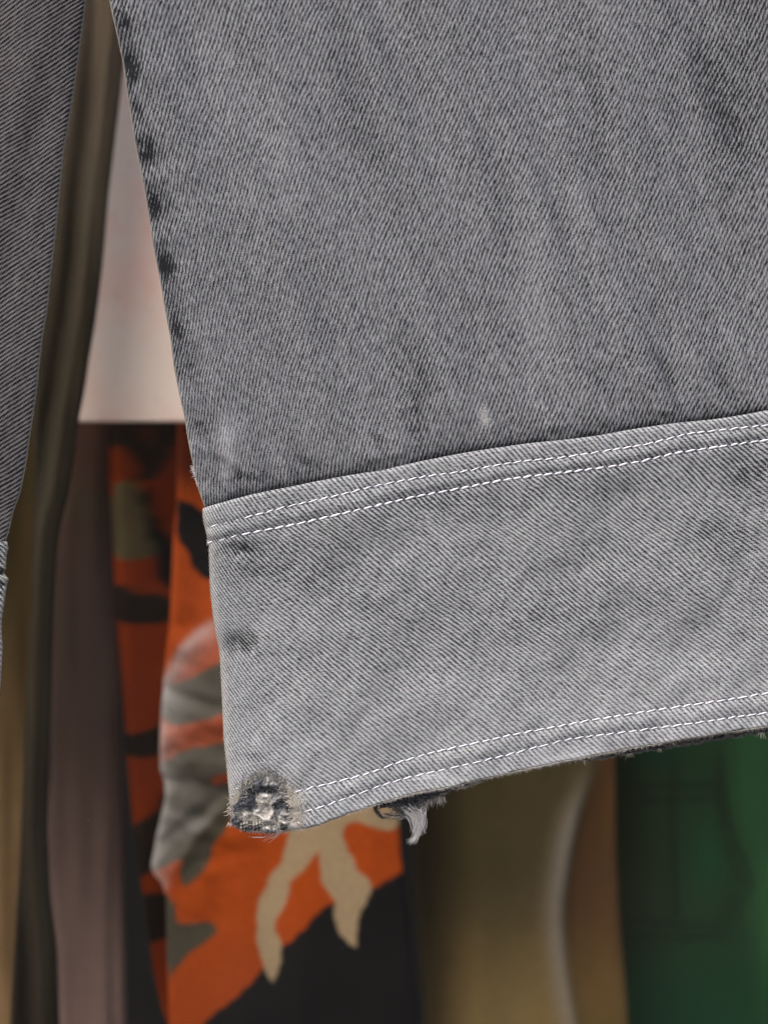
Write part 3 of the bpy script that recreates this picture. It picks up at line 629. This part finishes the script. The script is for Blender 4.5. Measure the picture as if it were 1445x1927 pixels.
# mauve brown leg
mvL = line([(100, -350), (120, 700), (125, 900), (96, 1072), (92, 1280), (94, 1448), (86, 1531), (85, 1615), (98, 1733), (108, 1927), (120, 2300)])
mvR = line([(190, -350), (200, 700), (203, 800), (206, 939), (216, 1138), (229, 1280), (232, 1500), (234, 1700), (236, 1927), (240, 2300)])
def col_mv(X, Y, O):
    C = colour_field(X.shape, s2l(44, 34, 29)); C = blend(C, sstep(1350, 1950, Y), s2l(88, 72, 66)); C = blend(C, sstep(1150, 850, Y) * .8, s2l(46, 28, 21)); C = blend(C, gauss(X, Y, 160, 950, 60, 60) * .5, s2l(42, 40, 28)); return C  # reddish-brown window haze painted into the upper part
garment('mauve_trousers', 'mauve brown trouser leg between the dark grey leg and the camouflage cloth', 'trousers', .35, mvL, mvR,
        lambda X, Y, O: 10 * np.exp(-((O - 22) / 10) ** 2) * sstep(1500, 1900, Y) + fbm(X / 50, Y / 400, 211, 2) * 16 + sstep(35, 0, O) * 10, col_mv, side=-1, r=24, aspect=.9)

# ---- camouflage trousers: front leg and the leg folded back behind it
z2 = lambda L: [(a / 3.0104, 640 + b / 3.0104) for a, b in L]
z3 = lambda L: [(a / 2.979, 1280 + b / 2.979) for a, b in L]
z4 = lambda L: [(360 + a / 2.89, 1400 + b / 2.89) for a, b in L]
def rnd(poly, it=2):
    p = [tuple(q) for q in poly]
    for _ in range(it):
        n = []
        for i in range(len(p)):
            a, b = p[i], p[(i + 1) % len(p)]; n += [(a[0] * .75 + b[0] * .25, a[1] * .75 + b[1] * .25), (a[0] * .25 + b[0] * .75, a[1] * .25 + b[1] * .75)]
        p = n
    return p
ORG = s2l(158, 66, 18); BEI = s2l(156, 134, 102); CHA = s2l(24, 22, 21); GRY = s2l(72, 67, 54); BRN = s2l(36, 28, 20)
front_pat = [
    (CHA, z4([(60, 1500), (240, 1380), (330, 1290), (385, 1215), (440, 1160), (490, 1100), (590, 1030), (680, 920), (790, 860), (990, 795), (1080, 740), (1180, 680), (1300, 1500), (1250, 3600), (-300, 3600), (-60, 1700)])),
    (BEI, z4([(560, 380), (515, 530), (500, 640), (430, 680), (405, 800), (370, 860), (350, 930), (350, 1010), (375, 1130), (405, 1230), (430, 1300), (438, 1300), (460, 1250), (490, 1180), (490, 1100), (465, 1040), (460, 980), (500, 900), (530, 820), (545, 730), (620, 680), (680, 590), (690, 560), (692, 600), (695, 690), (715, 770), (790, 850), (780, 900), (778, 960), (800, 1020), (850, 1080), (892, 1112), (900, 1108), (895, 1030), (920, 920), (960, 850), (990, 780), (970, 745), (900, 700), (880, 620), (850, 560), (820, 500), (830, 430), (900, 425), (1000, 460), (1110, 475), (1180, 420), (1180, 100), (600, 100)])),
    (CHA, z2([(1010, 890), (1080, 925), (1150, 970), (1300, 1060), (1300, 1300), (1180, 1370), (1110, 1310), (1060, 1210), (1005, 1110), (995, 960)])),
    (GRY, z3([(900, 60), (1000, 20), (1100, -20), (1240, -110), (1500, -150), (1500, 130), (1240, 195), (1100, 235), (900, 255)])),
    (GRY, z3([(850, 480), (950, 440), (1000, 410), (1100, 370), (1260, 340), (1500, 330), (1500, 500), (1265, 520), (1200, 535), (1165, 575), (1200, 590), (1300, 580), (1330, 700), (1250, 860), (1190, 920), (1180, 990), (1140, 1090), (1010, 1170), (1010, 1090), (1030, 1000), (930, 1040), (840, 1075), (780, 950)])),
    (GRY, z3([(900, 1200), (935, 1205), (945, 1250), (990, 1255), (992, 1370), (1080, 1350), (1180, 1345), (1222, 1390), (1180, 1460), (1080, 1520), (990, 1590), (960, 1650), (945, 1710), (930, 1500)])),
    (CHA, [(340, 700), (500, 700), (470, 860), (380, 830)]),
]
side_pat = [
    (BRN, z2([(560, 300), (1100, 300), (1000, 560), (930, 690), (880, 790), (790, 800), (600, 800)])),
    (s2l(105, 42, 14), z2([(640, 590), (700, 610), (755, 680), (775, 800), (600, 800), (600, 590)])),
    (s2l(70, 34, 18), z2([(780, 480), (880, 480), (860, 620), (800, 600)])),
    (s2l(84, 74, 50), z2([(600, 800), (780, 800), (810, 900), (830, 1050), (855, 1200), (840, 1245), (600, 1245)])),
    (CHA, z2([(790, 810), (860, 820), (850, 950), (900, 1080), (1000, 1150), (1000, 1460), (880, 1390), (850, 1200), (815, 1000)])),
    (BRN, z2([(600, 1390), (700, 1390), (760, 1440), (1000, 1470), (1000, 1620), (600, 1610)])),
    (BRN, z3([(640, 320), (780, 300), (880, 265), (960, 250), (960, 390), (870, 440), (800, 452), (640, 420)])),
    (BRN, z3([(700, 830), (850, 770), (930, 610), (1000, 600), (1000, 1030), (840, 1090), (790, 1110), (700, 1120)])),
    (BRN, z3([(700, 1205), (1000, 1205), (1000, 1450), (835, 1475), (700, 1480)])),
]
def camo_cols(pats, jit, base=ORG):
    def f(X, Y, O):
        jx = fbm(X / 26, Y / 26, jit) * 6; jy = fbm(X / 26, Y / 26, jit + 5) * 6
        C = colour_field(X.shape, base)
        for c, poly in pats: C = blend(C, inside(X + jx, Y + jy, rnd(poly)).astype(float), c)
        B = C.copy()
        B[1:-1] = (C[:-2] + 2 * C[1:-1] + C[2:]) / 4; D_ = B.copy(); D_[:, 1:-1] = (B[:, :-2] + 2 * B[:, 1:-1] + B[:, 2:]) / 4
        return D_
    return f
camo = thing('camouflage_trousers', 'orange, beige and charcoal camouflage trousers under the torn corner of the jeans', 'trousers', P(550, -350, 0, .25))
cmL = line([(332, -350), (332, 790), (332, 936), (325, 1015), (319, 1178), (310, 1250), (304, 1330), (301, 1400), (300, 1448), (309, 1478), (311, 1500), (301, 1545), (292, 1582), (283, 1630), (287, 1645), (304, 1664), (312, 1690), (314, 1817), (319, 1927), (324, 2300)])
cmR = line([(740, -350), (745, 1300), (751, 1549), (754, 1608), (758, 1642), (768, 1729), (782, 1850), (786, 1900), (800, 2300)])
def rel_camo(X, Y, O):
    m = gauss(X, Y, 350, 1430, 110, 260)
    w = fbm(X / 130, Y / 500, 221, 2) * 22
    w = w + m * (fbm((X + .3 * Y) / 80, (Y - .35 * X) / 52, 225, 2) * 44 - 10)
    for (x0, y0, x1, y1, a, s) in ((318, 1300, 420, 1330, 12, 14), (318, 1470, 450, 1480, 14, 13), (300, 1590, 420, 1500, 13, 14), (330, 1385, 440, 1360, -8, 20), (340, 1620, 400, 1540, -8, 14)):
        dx, dy = x1 - x0, y1 - y0; L2 = dx * dx + dy * dy; t = np.clip(((X - x0) * dx + (Y - y0) * dy) / L2, -.2, 1.2)
        w = w + a * np.exp(-(((X - x0 - t * dx) ** 2 + (Y - y0 - t * dy) ** 2) / s ** 2))
    return w + sstep(90, 0, np.abs(X - cmR(Y))) ** 2 * 22
cf = camo_cols(front_pat, 231)
def col_camo(X, Y, O):
    C = cf(X, Y, O); C = blend(C, .75 * sstep(940, 870, Y), s2l(78, 32, 18))  # hazy window veil painted over the print at the top
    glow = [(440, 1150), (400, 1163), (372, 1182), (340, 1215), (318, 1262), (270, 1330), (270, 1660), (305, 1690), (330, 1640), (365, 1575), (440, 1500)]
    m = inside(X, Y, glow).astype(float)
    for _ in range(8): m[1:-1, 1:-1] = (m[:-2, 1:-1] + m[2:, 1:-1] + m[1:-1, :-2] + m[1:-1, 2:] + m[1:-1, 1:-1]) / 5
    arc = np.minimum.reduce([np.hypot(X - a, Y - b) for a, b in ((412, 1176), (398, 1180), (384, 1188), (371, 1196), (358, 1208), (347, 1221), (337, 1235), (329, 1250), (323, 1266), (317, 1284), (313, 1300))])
    glow_mix = m * (.05 + .46 * np.exp(-O / 20) + .42 * np.exp(-arc / 20) + .2 * gauss(X, Y, 385, 1560, 60, 26)) * (1 + .5 * fbm(X / 60, Y / 60, 237))  # window reflection on the bulge, painted as a pale wash
    return blend(C, np.clip(glow_mix, 0, .7), s2l(190, 186, 180))
ysc = np.concatenate([np.arange(-350, 760, 30), np.arange(760, 1980, 2.6), np.arange(1980, 2300, 20)])
X, Y, D, O = tube(cmL, cmR, ysc, 16, rel_camo, 1, fine_to=60, fine=2.6, step=2.6, extent=490)
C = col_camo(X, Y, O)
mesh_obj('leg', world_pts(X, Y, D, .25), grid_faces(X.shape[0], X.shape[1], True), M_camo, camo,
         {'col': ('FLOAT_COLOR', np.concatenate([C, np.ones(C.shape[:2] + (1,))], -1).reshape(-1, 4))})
sdL = line([(196, -350), (202, 800), (206, 939), (216, 1138), (229, 1280), (238, 1431), (248, 1548), (268, 1683), (289, 1834), (303, 1900), (316, 1935), (320, 2300)])
sdR = line([(360, -350), (360, 2300)])
# the far leg turns away from the light, deeper into the shop
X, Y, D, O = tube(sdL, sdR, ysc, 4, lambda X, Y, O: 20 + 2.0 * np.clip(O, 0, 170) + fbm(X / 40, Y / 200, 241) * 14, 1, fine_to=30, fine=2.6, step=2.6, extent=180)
C = camo_cols(side_pat, 243, s2l(122, 46, 12))(X, Y, O)  # darker print colours carry this leg's shade
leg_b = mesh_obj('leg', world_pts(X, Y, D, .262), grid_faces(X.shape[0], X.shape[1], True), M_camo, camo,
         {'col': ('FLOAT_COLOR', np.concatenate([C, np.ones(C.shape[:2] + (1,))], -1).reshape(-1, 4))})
leg_b['label'] = 'rear leg of the camouflage trousers, its shade painted into a darker print, turned away'

# ---- olive trousers with a ridge, its highlight painted pale
olL = line([(770, -350), (775, 1549), (782, 1700), (800, 1927), (810, 2300)]); olR = line([(1172, -350), (1160, 1400), (1160, 1610), (1168, 1750), (1180, 1880), (1186, 2000), (1190, 2300)])
ridge = smooth(line([(1120, 1350), (1106, 1470), (1086, 1510), (1073, 1560), (1063, 1612), (1052, 1680), (1048, 1724), (1053, 1791), (1062, 1858), (1075, 1927), (1090, 2100)]), 20)
def rel_ol(X, Y, O):
    d_ = X - ridge(Y); w = -22 * np.where(d_ < 0, np.exp(-(d_ / 26) ** 2), np.exp(-(d_ / 11) ** 2)) * sstep(1380, 1560, Y)
    w = w + 26 * np.exp(-((d_ - 40) / 34) ** 2) - 50 * np.exp(-((X - 930) / 110) ** 2) + 70 * sstep(900, 780, X) + fbm(X / 80, Y / 500, 251, 2) * 20
    return w
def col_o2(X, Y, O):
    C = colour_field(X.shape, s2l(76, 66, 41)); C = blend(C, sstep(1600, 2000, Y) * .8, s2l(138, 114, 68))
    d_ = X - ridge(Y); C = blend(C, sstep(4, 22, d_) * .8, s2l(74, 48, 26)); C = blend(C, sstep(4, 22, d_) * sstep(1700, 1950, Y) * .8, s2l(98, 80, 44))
    C = blend(C, .6 * np.where(d_ < 0, np.exp(-(d_ / 26) ** 2), np.exp(-(d_ / 9) ** 2)) * sstep(1420, 1560, Y), s2l(140, 130, 116))  # highlight along the ridge, painted as a pale line
    C = blend(C, sstep(900, 800, X) * .85, s2l(24, 22, 14)); return C  # shade of the gap beside the camouflage, painted on the left side
t_ol, _ = garment('brown_olive_trousers', 'olive brown trousers with one vertical ridge, its highlight painted pale, between the camouflage and the green cloth', 'trousers', .34, olL, olR, rel_ol, col_o2, r=20)

# ---- green trousers with a patch pocket
gnL = line([(1120, -350), (1120, 2300)]); gnR = line([(1640, -350), (1640, 2300)])
def rel_gn(X, Y, O): return fbm(X / 90, Y / 400, 261, 2) * 34 + 20 * sstep(1250, 1150, X) - 16 * np.exp(-((X - 1440) / 12) ** 2) * sstep(1600, 1700, Y)
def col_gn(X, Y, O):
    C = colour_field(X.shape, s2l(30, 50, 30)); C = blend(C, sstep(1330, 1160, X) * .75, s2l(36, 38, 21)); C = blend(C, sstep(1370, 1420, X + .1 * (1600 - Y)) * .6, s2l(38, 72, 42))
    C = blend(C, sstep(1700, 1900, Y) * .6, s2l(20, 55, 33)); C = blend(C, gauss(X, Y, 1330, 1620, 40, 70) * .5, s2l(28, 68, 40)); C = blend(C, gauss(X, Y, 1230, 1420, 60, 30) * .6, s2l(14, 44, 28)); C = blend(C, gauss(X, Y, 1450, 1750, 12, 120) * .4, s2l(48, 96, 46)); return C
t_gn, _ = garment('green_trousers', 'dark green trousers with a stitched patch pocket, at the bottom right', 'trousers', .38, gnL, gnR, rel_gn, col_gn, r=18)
z5 = lambda L: [(800 + a / 2.24, 1300 + b / 2.24) for a, b in L]
M_seam = plain('dark_green_seam', s2l(20, 22, 14)); 
def seam(pts, rad, name, parent, depth, dfun, mat):
    V = []; F = []; P_ = []
    for i in range(len(pts) - 1):
        n_ = max(2, int(math.dist(pts[i], pts[i + 1]) / 8))
        for k in range(n_): t = k / n_; P_.append((pts[i][0] * (1 - t) + pts[i + 1][0] * t, pts[i][1] * (1 - t) + pts[i + 1][1] * t))
    P_.append(pts[-1])
    for x, y in P_:
        d_ = float(dfun(np.array(x), np.array(y), np.array(100.)))
        for k in range(6):
            a = 2 * math.pi * k / 6; V.append(np.array(P(x, y, d_ + rad * math.sin(a) * .6, depth)) + np.array((rad * K * math.cos(a) * .8, 0, rad * K * math.cos(a) * .8)))
    for i in range(len(P_) - 1):
        for k in range(6): F.append((i * 6 + k, i * 6 + (k + 1) % 6, (i + 1) * 6 + (k + 1) % 6, (i + 1) * 6 + k))
    return mesh_obj(name, V, F, mat, parent)
for pts in (z5([(1240, 260), (1265, 480), (1300, 620), (1350, 730), (1382, 830), (1330, 900), (1250, 1000), (1040, 990), (840, 965)]),
            z5([(1225, 330), (1250, 560), (1285, 700), (1350, 830), (1290, 890), (1225, 975)]),
            z5([(850, 400), (1040, 405), (1230, 395)]), z5([(850, 462), (1060, 462), (1235, 455)]), z5([(840, 1040), (1100, 1045), (1270, 1040)]), z5([(1050, 300), (1045, 600), (1060, 960)])):
    seam(pts, 4.4, 'seam', t_gn, .38, rel_gn, M_seam)
